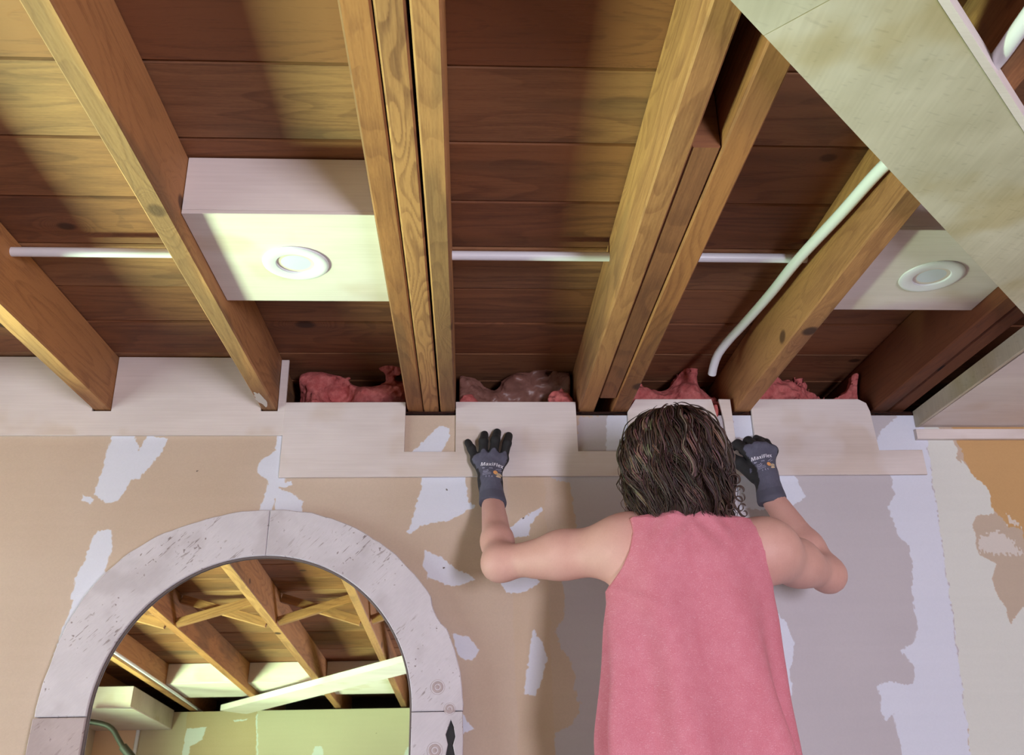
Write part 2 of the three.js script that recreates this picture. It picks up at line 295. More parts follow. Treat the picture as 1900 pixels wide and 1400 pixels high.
structure('wall_front', wallGeo([[-2.4, 2.75, 0, 2.418, -0.1, 0]], -1.6, 3.3, 1.3, 1.15), frontMat, 'tan drywall with torn patches of white joint compound', 'wall');
structure('wall_back', wallGeo([[-2.4, 0.86, 0, 2.42, 4.05, 4.15], [1.30, 2.75, 0, 2.42, 4.05, 4.15], [0.86, 1.30, 0, 0.88, 4.05, 4.15], [0.86, 1.30, 1.82, 2.42, 4.05, 4.15]], -2.4, 2.6, 1.7, 0.73), backMat, 'yellowish drywall seen in the arched mirror', 'wall');
structure('wall_left', wallGeo([[-2.5, -2.4, 0, DECK, -0.5, 0.05], [-2.5, -2.4, 0, DECK, 2.7, 4.6], [-2.5, -2.4, 0, 0.70, 0.05, 2.7], [-2.5, -2.4, 2.15, DECK, 0.05, 2.7]], 0, 1, 0, 1, 2), sideMat, 'plain drywall side wall with a window towards the lawn', 'wall');
structure('wall_right', wallGeo([[2.75, 2.85, 0, DECK, -0.5, 4.6]], 0, 1, 0, 1, 2), sideMat, 'plain drywall side wall on the right', 'wall');
structure('floor', box(-2.5, 2.85, -1.2, 0, -0.5, 4.6), std({ ...deckTex[0], color: 0xb0a090, roughness: 0.6 }), 'bare wooden floor of the room', 'floor');
const lawnTex = dataTex(256, 256, (x, y, o) => { const b = fbm(x * 20, y * 20, 4, 91, 20, 20); o[0] = 70 + 60 * b; o[1] = 110 + 70 * b; o[2] = 34 + 30 * b; });
structure('ground', box(-14, 14, -1.4, -1.2, -9, 13), std({ map: lawnTex, roughness: 1 }), 'green lawn around the house', 'lawn');
function windowUnit(n, ax, at, a0, a1, y0, y1, mull) {                // frame, mullions and pane in an opening
  const g = new THREE.Group(); g.name = `window_${n}`; g.userData = { kind: 'structure', label: `white framed window ${['towards the sunny lawn', 'narrow beside the camera side', 'wide on the side wall'][n - 1]}`, category: 'window' }; scene.add(g);
  const fm = std({ color: 0xe9e6df, roughness: 0.5 }), f = 0.035, B = (p0, p1, q0, q1, t0, t1) => ax === 'x' ? box(at + t0, at + t1, q0, q1, p0, p1) : box(p0, p1, q0, q1, at + t0, at + t1);
  mesh('frame', mergeGeometries([B(a0, a1, y0, y0 + f, 0, 0.06), B(a0, a1, y1 - f, y1, 0, 0.06), B(a0, a0 + f, y0 + f, y1 - f, 0, 0.06), B(a1 - f, a1, y0 + f, y1 - f, 0, 0.06)]), fm, g);
  for (let i = 1; i < mull; i++) { const c = mix(a0, a1, i / mull); mesh('mullion', B(c - 0.015, c + 0.015, y0 + f, y1 - f, 0.01, 0.05), fm, g); }
  mesh('pane', B(a0 + f, a1 - f, y0 + f, y1 - f, 0.028, 0.031), new THREE.MeshPhysicalMaterial({ color: 0xffffff, transmission: 1, thickness: 0, roughness: 0.02, ior: 1.45 }), g);
}
windowUnit(1, 'x', -2.48, 0.05, 2.7, 0.70, 2.15, 2);
windowUnit(2, 'z', 4.08, 0.86, 1.30, 0.88, 1.82, 1);

// roof boards, each a plank of its own, over a dark felt sheet
const ceiling = new THREE.Group(); ceiling.name = 'ceiling'; ceiling.userData = { kind: 'structure', label: 'brown wooden roof boards above the exposed joists', category: 'ceiling' }; scene.add(ceiling);
const cuts = [-0.52, -0.34, -0.155, 0.032, 0.215, 0.391, 0.572, 0.742, 0.923, 1.112]; while (cuts[cuts.length - 1] < 4.5) cuts.push(cuts[cuts.length - 1] + rr(0.178, 0.19));
for (let i = 0; i + 1 < cuts.length; i++) {
  const dz = rr(0, 0.0025);
  const runs = cuts[i] > 1.1 && cuts[i + 1] < 4.2 ? [[-2.5, 0.3262], [0.3718, 2.85]] : [[-2.5, 2.85]];      // cut for the flue slot between the spaced joists
  for (const [x0, x1] of runs) mesh('plank', timber(x0, x1, DECK + dz, DECK + 0.022, cuts[i] + 0.0012, cuts[i + 1] - 0.0012, 'x', 0.0035), deckMats[(i * 5 + 2) % deckMats.length], ceiling);
}
mesh('roofing_felt', mergeGeometries([box(-2.6, 0.3262, DECK + 0.0225, DECK + 0.04, -0.56, 4.7), box(0.3718, 2.95, DECK + 0.0225, DECK + 0.04, -0.56, 4.7), box(0.3263, 0.3717, DECK + 0.0225, DECK + 0.04, -0.56, 1.112), box(0.3263, 0.3717, DECK + 0.0225, DECK + 0.04, 4.0, 4.7)]), darkMat, ceiling);
mesh('flue_chase', mergeGeometries([box(0.30, 0.3262, DECK + 0.04, DECK + 0.75, 1.09, 4.25), box(0.3718, 0.40, DECK + 0.04, DECK + 0.75, 1.09, 4.25), box(0.3262, 0.3718, DECK + 0.04, DECK + 0.75, 1.09, 1.112), box(0.3262, 0.3718, DECK + 0.04, DECK + 0.75, 4.0, 4.25), box(0.30, 0.40, DECK + 0.75, DECK + 0.77, 1.09, 4.25)]), deckMats[2], ceiling);
// eaves: plate on the wall, boards that close the cavity behind it
structure('trim_1', box(-2.4, 2.75, 2.4185, H - 0.0005, -0.1, -0.004), std({ ...joistTex[0], color: 0x9a6a50 }), 'rough wooden plate along the top of the front wall', 'plate');
structure('trim_2', mergeGeometries([box(-2.4, 2.75, 2.30, DECK, -0.52, -0.50), box(-2.4, 2.75, 2.30, 2.32, -0.50, -0.1005)]), darkMat, 'dark boards closing the eaves behind the front wall', 'board');
structure('trim_3', mergeGeometries([box(-2.4, 2.75, 2.30, DECK, 4.55, 4.57), box(-2.4, 2.75, 2.30, 2.32, 4.1505, 4.55)]), darkMat, 'dark boards closing the eaves behind the back wall', 'board');

// ---------------------------------------------------------------- joists
const joists = [
  [-2.27, -2.228, 'ceiling joist nearest the window wall, far left', 1], [-1.845, -1.803, 'joist with a white cable along it, reflected at the left of the mirror', 0], [-1.382, -1.338, 'joist reflected in the middle of the mirror left half', 3],
  [-0.936, -0.892, 'single joist leftmost in view, lit yellow-green along its underside', 0], [-0.519, -0.480, 'single joist left of the white light box, paint smear near the wall', 2],
  [-0.1525, -0.1135, 'left member of the triple joist, smooth straight grain', 3], [-0.1115, -0.0735, 'middle member of the triple joist, deeply ridged grain', 4], [-0.0690, -0.0315, 'right member of the triple joist, next to the dark middle bay', 2],
  [0.285, 0.3265, 'pale left member of the spaced double joist above the head', 0], [0.3715, 0.4155, 'grey stained right member of the spaced double joist', 1],
  [0.690, 0.7350, 'joist carrying the loose white tube', 2], [1.056, 1.0980, 'dark joist right of the second light box', 1], [1.108, 1.1500, 'dark joist tight against the plywood boxed beam', 3],
  [1.58, 1.622, 'joist hidden above the plywood boxed beam, right', 0], [2.02, 2.062, 'joist right of the boxed beam, out towards the side wall', 1], [2.44, 2.482, 'joist closest to the right side wall', 2]];
joists.forEach(([x0, x1, label, m], i) => {
  const old = i === 8 + 3 || i === 12;
  solo('ceiling_joist', label, 'joist', timber(x0, x1, H + (i === 12 ? 0.006 : 0), DECK - 0.0003, -0.44, 4.5, 'z', 0.003), old ? oldJoistMat : joistMats[m % joistMats.length], 'exposed ceiling joists');
});
{ // smear of wall paint on the underside of the joist left of the light box
  const pts = []; for (let i = 0; i < 26; i++) { const t = i / 26 * 6.283; pts.push([-0.506 + 0.012 * Math.cos(t) * (0.7 + 0.6 * vnoise(i * 0.9, 3, 8)), 0.085 + 0.045 * Math.sin(t) * (0.6 + 0.7 * vnoise(i * 0.8, 9, 8))]); }
  const s = mesh('paint_smear', prismXZ(pts, H - 0.0008, H), std({ color: 0xcfc6bf, roughness: 0.8 }), scene.getObjectByName('ceiling_joist_004')); s.userData.label = 'pale paint smear';
}
solo('joist_spacer', 'reddish spacer block between the two joists above the head', 'wood block', timber(0.3285, 0.3695, H + 0.003, DECK - 0.02, 0.085, 1.115, 'z', 0.002), deckMats[4]);
// crossed bridging strips between the joists behind the camera
[[-1.801, -1.384], [-1.336, -0.938], [-0.890, -0.521], [-0.478, -0.155]].forEach(([a, b], i) => {
  const g = thing('cross_bridging', ['crossed yellow braces at the left edge of the mirror reflection', 'crossed yellow braces, left full pair reflected in the mirror', 'crossed yellow braces, right full pair reflected in the mirror', 'crossed yellow braces beside the triple joist'][i], 'bracing', [0, 0, 0], 'wooden cross bridging between joists');
  for (const s of [0, 1]) {
    const l = Math.hypot(b - a, 0.115), geo = timber(-l / 2 + 0.004, l / 2 - 0.004, -0.019, 0.019, -0.011, 0.011, 'x', 0.001);
    geo.rotateZ((s ? -1 : 1) * Math.atan2(0.115, b - a)); geo.translate((a + b) / 2, H + 0.068, 2.05 + s * 0.024);
    mesh('strip', geo, joistMats[0], g);
  }
});

// ---------------------------------------------------------------- plywood pieces under the ceiling
function prismXZ(pts, y0, y1) {
  const s = new THREE.Shape(pts.map(p => new THREE.Vector2(p[0], -p[1])));
  const g = new THREE.ExtrudeGeometry(s, { depth: y1 - y0, bevelEnabled: false }); g.rotateX(-Math.PI / 2); g.translate(0, y0, 0); return g;
}
// a board lying at 45 degrees: along x - z = t, across x + z = s
const diag = (t0, t1, s0, s1, y0, y1) => prismXZ([[t0, s0], [t1, s0], [t1, s1], [t0, s1]].map(([t, s]) => [(s + t) / 2, (s - t) / 2]), y0, y1);
const beamMat2 = std({ map: beamTex, color: 0xf6f8f4, roughness: 0.65 });
const db = thing('diagonal_beam', 'wide plywood clad diagonal beam crossing the upper right corner', 'beam');
mesh('panel', diag(-1.0285, 1.66, 1.73, 1.972, H - 0.03, H - 0.0005), beamMat, db); mesh('panel', diag(-1.83, -1.0315, 1.73, 1.972, H - 0.0305, H - 0.0005), beamMat2, db);
mesh('edge_strip', diag(-1.83, 1.66, 1.973, 1.987, H - 0.031, H - 0.0005), plyMat, db);
const db2 = thing('diagonal_beam', 'pale diagonal beam reflected across the lower right of the mirror', 'beam');
mesh('panel', diag(-5.5, -2.1, 2.305, 2.536, H - 0.034, H - 0.0005), plyMat, db2); mesh('edge_strip', diag(-5.5, -2.1, 2.537, 2.551, H - 0.034, H - 0.0005), plyMat, db2); mesh('edge_strip', diag(-5.5, -2.1, 2.29, 2.304, H - 0.034, H - 0.0005), plyMat, db2);
const rb = thing('boxed_beam', 'low plywood boxed beam ending on the wall at far right', 'beam');
mesh('bottom_panel', prismXZ([[1.172, 0.001], [1.715, 0.001], [1.178, 0.54]], 2.385, 2.394), plyMat, rb);
mesh('side_panel', box(1.163, 1.1715, 2.3845, 2.4285, 0.001, 0.553, 'z'), beamMat, rb);
solo('ledger_strip', 'thin pale wooden strip on the wall under the boxed beam', 'strip', timber(1.156, 1.78, 2.349, 2.376, 0.0005, 0.014, 'x', 0.001), plyMat);

function lightBox(label, x0, x1, z0, z1, yb = H + 0.032) {
  const g = thing('light_box', label, 'box', [0, 0, 0], 'plywood boxes between the joists'), t = 0.008;
  mesh('bottom_panel', box(x0, x1, yb, yb + t, z0, z1), plyMat, g);
  mesh('front_panel', box(x0, x1, yb + t + 0.0003, DECK - 0.0015, z1 - t, z1), plyMat, g);
  mesh('back_panel', box(x0, x1, yb + t + 0.0003, DECK - 0.0015, z0, z0 + t), plyMat, g);
}
lightBox('white plywood box with a round light, left, washed with green light', -0.4785, -0.1545, 0.553, 0.875);
lightBox('grey-white plywood box with a round light, right, half behind the diagonal beam', 0.7365, 1.0545, 0.528, 0.845);
lightBox('pale box between joists, leftmost of those reflected in the mirror', -1.801, -1.384, 3.42, 3.82);
lightBox('pale box between joists, middle one of those reflected in the mirror', -1.336, -0.938, 3.42, 3.82);
lightBox('pale box half covered by the reflected diagonal beam', -0.890, -0.521, 3.42, 3.80);
function discLight(label, x, z, y) {
  const g = thing('recessed_light', label, 'light', [x, y, z], 'round recessed ceiling lights');
  const ring = [[0.0345, 0.004], [0.0345, -0.0015], [0.0365, -0.0035], [0.052, -0.0055], [0.0595, -0.0035], [0.0605, -0.001], [0.0600, 0]].map(p => new THREE.Vector2(...p));
  mesh('trim_ring', new THREE.LatheGeometry(ring, 64), whitePlastic, g);
  mesh('lens', new THREE.LatheGeometry([[0, -0.0003], [0.02, -0.0004], [0.0344, 0.0008]].map(p => new THREE.Vector2(...p)), 48), lensPlastic, g);
}
discLight('round white recessed light in the green lit box', -0.317, 0.709, H + 0.0318);
discLight('round white recessed light in the grey box at right', 0.899, 0.677, H + 0.0318);

// ---------------------------------------------------------------- pipes and tubes
solo('conduit', 'straight white pipe running through the joists below the boards', 'pipe', new THREE.CylinderGeometry(0.0095, 0.0095, 1.595, 20).rotateZ(Math.PI / 2).translate(-0.1, 2.542, 0.6), whitePlastic);
solo('loose_tube', 'thick bendy white tube dropping into the insulation beside the right hand glove', 'tube', tube([[0.64, 2.408, 1.8], [0.66, 2.412, 1.397], [0.672, 2.425, 1.307], [0.676, 2.462, 1.12], [0.672, 2.487, 1.0], [0.667, 2.502, 0.835], [0.658, 2.52, 0.632], [0.655, 2.53, 0.465], [0.644, 2.537, 0.297], [0.630, 2.534, 0.205], [0.617, 2.52, 0.155], [0.613, 2.503, 0.125], [0.6125, 2.490, 0.105]], 0.0105, 80, 14), whitePlastic);
solo('joist_cable', 'thin white cable along the dark joist at the mirror left edge', 'cable', tube([[-1.792, 2.445, 1.2], [-1.792, 2.446, 2.4], [-1.794, 2.444, 3.3], [-1.80, 2.44, 4.2]].map(p => [p[0] + 0.0, p[1], p[2]]), 0.008, 30, 10), whitePlastic);

// ---------------------------------------------------------------- insulation in the bays above the wall
function batt(label, x0, x1, y1, z0, z1, f, mat, k = 1) {
  const lo = [x0, H + 0.002, z0], hi = [x1, y1 + 0.03, z1 + 0.03];
  const g = skin(lo.map((v, i) => v - (i === 1 ? 0.012 : 0.01)), hi.map(v => v + 0.012), 0.006, (p) => {
    const qx = Math.max(lo[0] + 0.002 - p[0], p[0] - hi[0] + 0.002), qy = Math.max(lo[1] - p[1], p[1] - y1 + 0.03 * (1 - f((p[0] - x0) / (x1 - x0)))), qz = Math.max(lo[2] - p[2], p[2] - z1 + 0.05 * Math.max(0, p[1] - H - 0.04));
    const n = (noise3(p[0] * 15, p[1] * 22, p[2] * 13) - 0.5) * 0.13 + (noise3(p[0] * 55 + 9, p[1] * 70, p[2] * 55) - 0.5) * 0.024 + (noise3(p[0] * 190, p[1] * 230, p[2] * 190) - 0.5) * 0.008;
    return Math.max(qx, Math.max(lo[1] - p[1], Math.max(qy, qz) + n * k));
  });
  solo('insulation_batt', label, 'insulation', planarUV(g), mat, 'pink insulation above the wall');
}
const pinkFluff = dataTex(256, 256, (x, y, o) => { const b = fbm(x * 16, y * 16, 4, 51, 16, 16), f = vnoise(x * 120, y * 120, 52, 120, 120) - 0.5, t = 0.6 * (b - 0.5) + 0.2 * f; o[0] = 196 + 70 * t; o[1] = 106 + 90 * t; o[2] = 102 + 80 * t; });
pinkFluff.repeat.set(6, 6);
const pinkMat = std({ map: pinkFluff, roughness: 1 }), wrapMat = std({ color: 0x8d6459, roughness: 0.42 });
batt('pink fluffy insulation left of the triple joist', -0.448, -0.158, 2.56, -0.34, -0.075, u => 1 - Math.abs(u - 0.4) * 0.9, pinkMat);
batt('brown paper faced insulation between triple joist and spaced double joist', -0.024, 0.278, 2.565, -0.34, -0.09, u => 0.9, wrapMat, 0.55);
batt('pink insulation behind the top of the head', 0.424, 0.683, 2.555, -0.34, -0.09, u => 0.8, pinkMat, 0.9);
batt('bright pink insulation above the right end of the new panel', 0.742, 1.05, 2.55, -0.34, -0.05, u => 1 - u * 1.1, pinkMat);
for (const [x, y, z, s, l] of [[0.245, 2.468, -0.02, 1, 'small pink insulation tuft at the right of the paper faced insulation'], [0.005, 2.462, -0.02, 0.7, 'small pink insulation tuft beside the triple joist'], [0.43, 2.455, -0.012, 0.6, 'small pink insulation tuft beside the grey stained joist'], [0.642, 2.43, 0.004, 0.6, 'pink insulation tuft in the slit of the notched panel']]) {
  const r = 0.03 * s;
  solo('insulation_tuft', l, 'insulation', planarUV(skin([x - 2 * r, y - 2 * r, z - 1.6 * r], [x + 2 * r, y + 2 * r, z + 1.6 * r], 0.004, p => ell(p, [x, y, z], [r * (s > 0.65 ? 1.1 : 0.4), r * 0.9, r * 0.55]) + (noise3(p[0] * 90, p[1] * 90, p[2] * 90) - 0.5) * 0.016 * s)), pinkMat);
}

// ---------------------------------------------------------------- notched plywood panels on the wall
const lp = [[-1.9, 2.363], [-0.4595, 2.362], [-0.4595, 2.566], [-0.4785, 2.566], [-0.4785, H - 0.004], [-0.5205, H - 0.004], [-0.5205, 2.572], [-0.8905, 2.573], [-0.8905, H - 0.004], [-0.9375, H - 0.004], [-0.9375, 2.573], [-1.3365, 2.573], [-1.3365, H - 0.004], [-1.3835, H - 0.004], [-1.3835, 2.573], [-1.8015, 2.573], [-1.8015, H - 0.004], [-1.9, H - 0.004]];
const panelTex = plyTex.clone(); panelTex.rotation = 0; panelTex.needsUpdate = true;
solo('notched_panel', 'installed pale plywood panel notched around the left joists', 'panel', slab(lp, 0.0006, 0.0085), plyMat);
const np = [[-0.462, 2.2525], [1.166, 2.2555], [1.164, 2.3205], [1.0515, 2.3195], [1.045, 2.425], [1.038, 2.448], [1.018, 2.459], [0.755, 2.4585], [0.733, 2.437], [0.7335, 2.319], [0.6835, 2.319], [0.680, 2.458], [0.650, 2.4585], [0.6585, 2.40], [0.6605, 2.345], [0.651, 2.345], [0.645, 2.39], [0.631, 2.4585], [0.433, 2.458], [0.4105, 2.424], [0.4095, 2.3185], [0.2785, 2.3185], [0.277, 2.4505], [-0.0295, 2.4505], [-0.0295, 2.3175], [-0.1575, 2.3175], [-0.157, 2.4495], [-0.460, 2.4485]];
solo('notched_panel', 'new plywood panel with fingers between joists, held by the gloved hands', 'panel', slab(np, 0.0025, 0.009), plyMat);

// ---------------------------------------------------------------- arched mirror leaning on the wall
const frameTex = dataTex(1024, 1024, (x, y, o) => {                   // worn whitewash over grey wood
  const a = fbm(x * 10, y * 10, 4, 111, 10, 10), st = vnoise((x + y) * 30 + 2 * a, (y - x) * 160, 121), st2 = fbm((x + y) * 9, (y - x) * 60, 3, 131), sp = fbm(x * 60, y * 60, 3, 141, 60, 60);
  const msk = sstep(0.42, 0.72, fbm(x * 7 + 3, y * 7, 3, 161, 7, 7)), wear = clamp(sstep(0.55, 0.9, st) * sstep(0.50, 0.68, st2) * msk * 0.75 + sstep(0.74, 0.84, sp) * 0.75 * sstep(0.5, 0.7, a) + sstep(0.56, 0.80, fbm(x * 5, y * 5, 4, 151, 5, 5)) * 0.16);
  const base = [214, 208, 214], dk = [128, 114, 114], v = 14 * (a - 0.5) + 6 * (st - 0.5);
  for (let c = 0; c < 3; c++) o[c] = mix(base[c] + v, dk[c], wear);
});
frameTex.repeat.set(2.2, 2.2);
const frameMat = std({ map: frameTex, bumpMap: frameTex, bumpScale: 0.0006, roughness: 0.72 }), wornMat = std({ map: frameTex, color: 0xe2d6d0, bumpMap: frameTex, bumpScale: 0.0006, roughness: 0.8 });
const mir = thing('arched_mirror', 'large arched mirror in a worn whitewashed wooden frame leaning on the wall', 'mirror', [-0.472, 0, 0.169]);
mir.rotation.set(-0.06532, -0.01257, 0, 'YXZ');
const VS = 1.708, RI = 0.350, RO = 0.462, FT = -0.026, FD = 0.038;
const wob = (a) => 0.004 * (vnoise(a * 14, 0.5, 3) - 0.5) + 0.003 * (vnoise(a * 45, 2.5, 4) - 0.5);
function arcPiece(a0, a1, extra = []) {
  const pts = []; const n = 44;
  for (let i = 0; i <= n; i++) { const a = mix(a0, a1, i / n); let r = RO + wob(a) + (a > 1.9 && a < 2.9 ? 0.016 * Math.sin((a - 1.9) * Math.PI) : 0); if (a > 0.40 && a < 0.56) r -= 0.010 * sstep(0.56, 0.52, a); pts.push([Math.cos(a) * r, VS + Math.sin(a) * r]); }
  for (let i = n; i >= 0; i--) { const a = mix(a0, a1, i / n); pts.push([Math.cos(a) * RI, VS + Math.sin(a) * RI]); }
  return slab(pts, FT, FD, 0.002);
}
mesh('frame_arch', arcPiece(0.001, Math.PI / 2 - 0.0015), frameMat, mir); mesh('frame_arch', arcPiece(Math.PI / 2 + 0.0015, Math.PI - 0.001), frameMat, mir);
const edge = (x, y0, y1, out) => { const p = []; for (let i = 0; i <= 30; i++) { const y = mix(y0, y1, i / 30); p.push([x + out * wob(y * 2 + x), y]); } return p; };
mesh('frame_stile', slab([...edge(-RO, 0.0, VS - 0.0015, 1).reverse(), [-RI, 0], [-RI, VS - 0.0015]].map((p, i, a) => p), FT, FD, 0.002), wornMat, mir);
{ // right stile with the old lock mortise cut through it
  const s = new THREE.Shape([[RI, VS - 0.0015], [RI, 0], ...edge(RO, 0, VS - 0.0015, 1)].map(p => new THREE.Vector2(...p)));
  const hole = [[0.436, 1.69], [0.442, 1.677], [0.446, 1.655], [0.441, 1.638], [0.446, 1.615], [0.440, 1.597], [0.446, 1.575], [0.440, 1.555], [0.428, 1.552], [0.424, 1.575], [0.429, 1.595], [0.425, 1.615], [0.430, 1.64], [0.425, 1.66]];
  s.holes.push(new THREE.Path(hole.map(p => new THREE.Vector2(...p))));
  const g = new THREE.ExtrudeGeometry(s, { depth: FD - 0.003, bevelEnabled: true, bevelThickness: 0.0015, bevelSize: 0.0015, bevelOffset: -0.0015, bevelSegments: 1 }); g.translate(0, 0, FT + 0.0015);
  const st = mesh('frame_stile', g, frameMat, mir);
  const lm = mesh('lock_mortise', box(0.418, 0.452, 1.545, 1.70, 0.0, 0.004, 'y'), blackMat, st); lm.userData.label = 'black worn lock mortise';
}
mesh('frame_rail', box(-RI, RI, 0, 0.14, FT, FT + FD), frameMat, mir);
for (const [x, y, r] of [[0.406, 1.758, 0.016], [0.433, 1.712, 0.013], [0.402, 1.628, 0.017]]) {
  const k = mesh('wood_plug', new THREE.LatheGeometry([[0, 0.0016], [0.25, 0.0012], [0.3, -0.0002], [0.42, -0.0002], [0.5, 0.0015], [0.72, 0.0013], [0.8, -0.0004], [0.92, -0.0004], [1, 0.0006]].map(p => new THREE.Vector2(p[0] * r, p[1])), 24).rotateX(Math.PI / 2), wornMat, mir); k.position.set(x, y, FT + FD);
}
{ // glass and the thin dark liner at its edge
  const pts = []; for (let i = 0; i <= 60; i++) { const a = Math.PI * i / 60; pts.push([Math.cos(a) * (RI + 0.003), VS + Math.sin(a) * (RI + 0.003)]); } pts.push([-RI - 0.003, 0.13], [RI + 0.003, 0.13]);
  mesh('glass', slab(pts, -0.004, 0.004, 0.0002), new THREE.MeshStandardMaterial({ color: 0xf4f6f2, metalness: 1, roughness: 0.012 }), mir);
  const lin3 = []; for (let y = 0.14; y < VS; y += 0.13) lin3.push([RI - 0.002, y, 0.003]); for (let i = 0; i <= 40; i++) { const a = Math.PI * i / 40; lin3.push([Math.cos(a) * (RI - 0.002), VS + Math.sin(a) * (RI - 0.002), 0.003]); } for (let y = VS - 0.13; y > 0.14; y -= 0.13) lin3.push([-RI + 0.002, y, 0.003]);
  mesh('liner', tube(lin3, 0.0026, 160, 6), std({ color: 0x6f625e, roughness: 0.6 }), mir);
}

// ---------------------------------------------------------------- things that only the mirror shows
const sf = thing('corner_soffit', 'boxed plywood soffit reflected at the lower left of the mirror', 'soffit');
mesh('front_panel', box(-2.398, -1.936, 2.322, H - 0.001, 3.3, 3.308), plyMat, sf); mesh('side_panel', box(-1.942, -1.934, 2.322, H - 0.001, 3.309, 4.048, 'z'), beamMat, sf); mesh('bottom_panel', box(-2.398, -1.934, 2.316, 2.3215, 3.3, 4.048), plyMat, sf);
solo('door_trim', 'slim white vertical trim reflected at the mirror left edge', 'trim', timber(-2.142, -2.124, 0.001, 2.314, 4.028, 4.049, 'y', 0.002), whitePlastic);
const hs = thing('bent_stand', 'dark bent tube on a stand reflected at the lower left of the mirror', 'stand', [-1.5, 0, 3.2]);
mesh('base', new THREE.LatheGeometry([[0, 0], [0.17, 0], [0.17, 0.02], [0.16, 0.03], [0.02, 0.035], [0, 0.035]].map(p => new THREE.Vector2(...p)), 40), blackMat, hs);
const greyTube = std({ color: 0x2b2a28, roughness: 0.55 });
mesh('pole', tube([[0, 0.03, 0], [0, 0.9, 0], [-0.02, 1.5, 0], [-0.14, 1.80, 0], [-0.30, 2.0, 0], [-0.38, 2.075, 0]], 0.013, 60, 14), greyTube, hs);
mesh('sleeve', tube([[-0.30, 2.0, 0], [-0.345, 2.045, 0], [-0.40, 2.098, 0]], 0.022, 12, 16), greyTube, hs);
mesh('hook', tube([[-0.395, 2.09, 0], [-0.43, 2.135, 0], [-0.465, 2.18, 0], [-0.50, 2.205, 0], [-0.58, 2.225, 0], [-0.66, 2.232, 0]], 0.014, 40, 14), greyTube, hs);

// ---------------------------------------------------------------- person
const FX = 0.42, FY = 0.70, FZ = 0.44;
const person = thing('person', 'person in a pink sleeveless top and work gloves, seen from behind, pressing the panel', 'person', [FX, FY, FZ]);
const toLocal = g => g.translate(-FX, -FY, -FZ);
const S = { L: [0.325, 2.000, 0.392], R: [0.592, 1.988, 0.405] }, EB = { L: [0.070, 1.996, 0.240], R: [0.795, 1.972, 0.205] }, W = { L: [0.061, 2.160, 0.082], R: [0.7255, 2.160, 0.118] };
const lerp3 = (a, b, t) => a.map((v, i) => mix(v, b[i], t)), add3 = (a, b) => a.map((v, i) => v + b[i]);
function torso(p) {
  let d = ell(p, [0.43, 1.895, 0.402], [0.146, 0.175, 0.090]);
  d = smin(d, ell(p, [0.428, 1.70, 0.412], [0.128, 0.20, 0.088]), 0.08);
  d = smin(d, ell(p, [0.425, 1.545, 0.420], [0.158, 0.125, 0.108]), 0.07);
  d = smin(d, cone(p, S.L, S.R, 0.052, 0.052), 0.06);
  d = smin(d, cone(p, [0.385, 1.95, 0.455], [0.372, 1.86, 0.455], 0.035, 0.03), 0.06);       // shoulder blades
  d = smin(d, cone(p, [0.475, 1.95, 0.455], [0.488, 1.86, 0.455], 0.035, 0.03), 0.06);
  return d;
}
function bodySDF(p) {
  let d = torso(p);
  d = smin(d, cone(p, [0.428, 2.02, 0.415], [0.434, 2.12, 0.385], 0.050, 0.046), 0.04);      // neck
  let hd = smin(ell(p, [0.434, 2.192, 0.375], [0.073, 0.088, 0.092]), ell(p, [0.434, 2.142, 0.335], [0.052, 0.066, 0.058]), 0.04);
  hd = smin(hd, cone(p, [0.434, 2.175, 0.288], [0.434, 2.150, 0.270], 0.008, 0.012), 0.014);   // nose
  hd = smin(hd, cone(p, [0.420, 2.118, 0.285], [0.448, 2.118, 0.285], 0.006, 0.006), 0.010);   // lips
  hd = smin(hd, ell(p, [0.434, 2.086, 0.298], [0.022, 0.018, 0.018]), 0.02);                   // chin
  for (const s of [-1, 1]) {
    hd = Math.max(hd, -ell(p, [0.434 + s * 0.030, 2.178, 0.283], [0.014, 0.009, 0.012]));
    hd = smin(hd, ell(p, [0.434 + s * 0.030, 2.178, 0.298], [0.011, 0.010, 0.010]), 0.004);    // eyes
    hd = smin(hd, ell(p, [0.434 + s * 0.077, 2.165, 0.385], [0.008, 0.030, 0.019]), 0.008);    // ears
  }
  d = smin(d, hd, 0.03);
  for (const k of ['L', 'R']) {
    const s = S[k], e = EB[k], w = W[k], sg = k === 'L' ? -1 : 1;
    d = smin(d, ell(p, add3(s, [sg * 0.012, -0.004, 0.0]), [0.060, 0.056, 0.056]), 0.04);
    const m = lerp3(s, e, 0.5);
    let a = smin(cone(p, s, m, 0.050, 0.046), cone(p, m, e, 0.044, 0.031), 0.03);
    a = smin(a, cone(p, add3(lerp3(s, e, 0.25), [0, -0.014, 0.012]), add3(lerp3(s, e, 0.7), [0, -0.010, 0.008]), 0.034, 0.026), 0.03);
    const q = lerp3(e, w, 0.35); let f = smin(cone(p, e, q, 0.032, 0.0345), cone(p, q, w, 0.0345, 0.0275), 0.02);
    f = smin(f, ell(p, add3(e, [sg * 0.002, -0.008, 0.006]), [0.022, 0.022, 0.022]), 0.03);
    d = smin(d, smin(a, f, 0.034), 0.035);
    const hp = [0.425 + sg * 0.085, 1.50, 0.425], kn = [0.425 + sg * 0.09, 1.13, 0.415], an = [0.425 + sg * 0.09, 0.79, 0.455];
    d = smin(d, cone(p, hp, kn, 0.085, 0.056), 0.05); d = smin(d, cone(p, kn, an, 0.055, 0.036), 0.03); d = smin(d, cone(p, an, add3(an, [0, -0.045, -0.12]), 0.036, 0.028), 0.03);
  }
  return d;
}
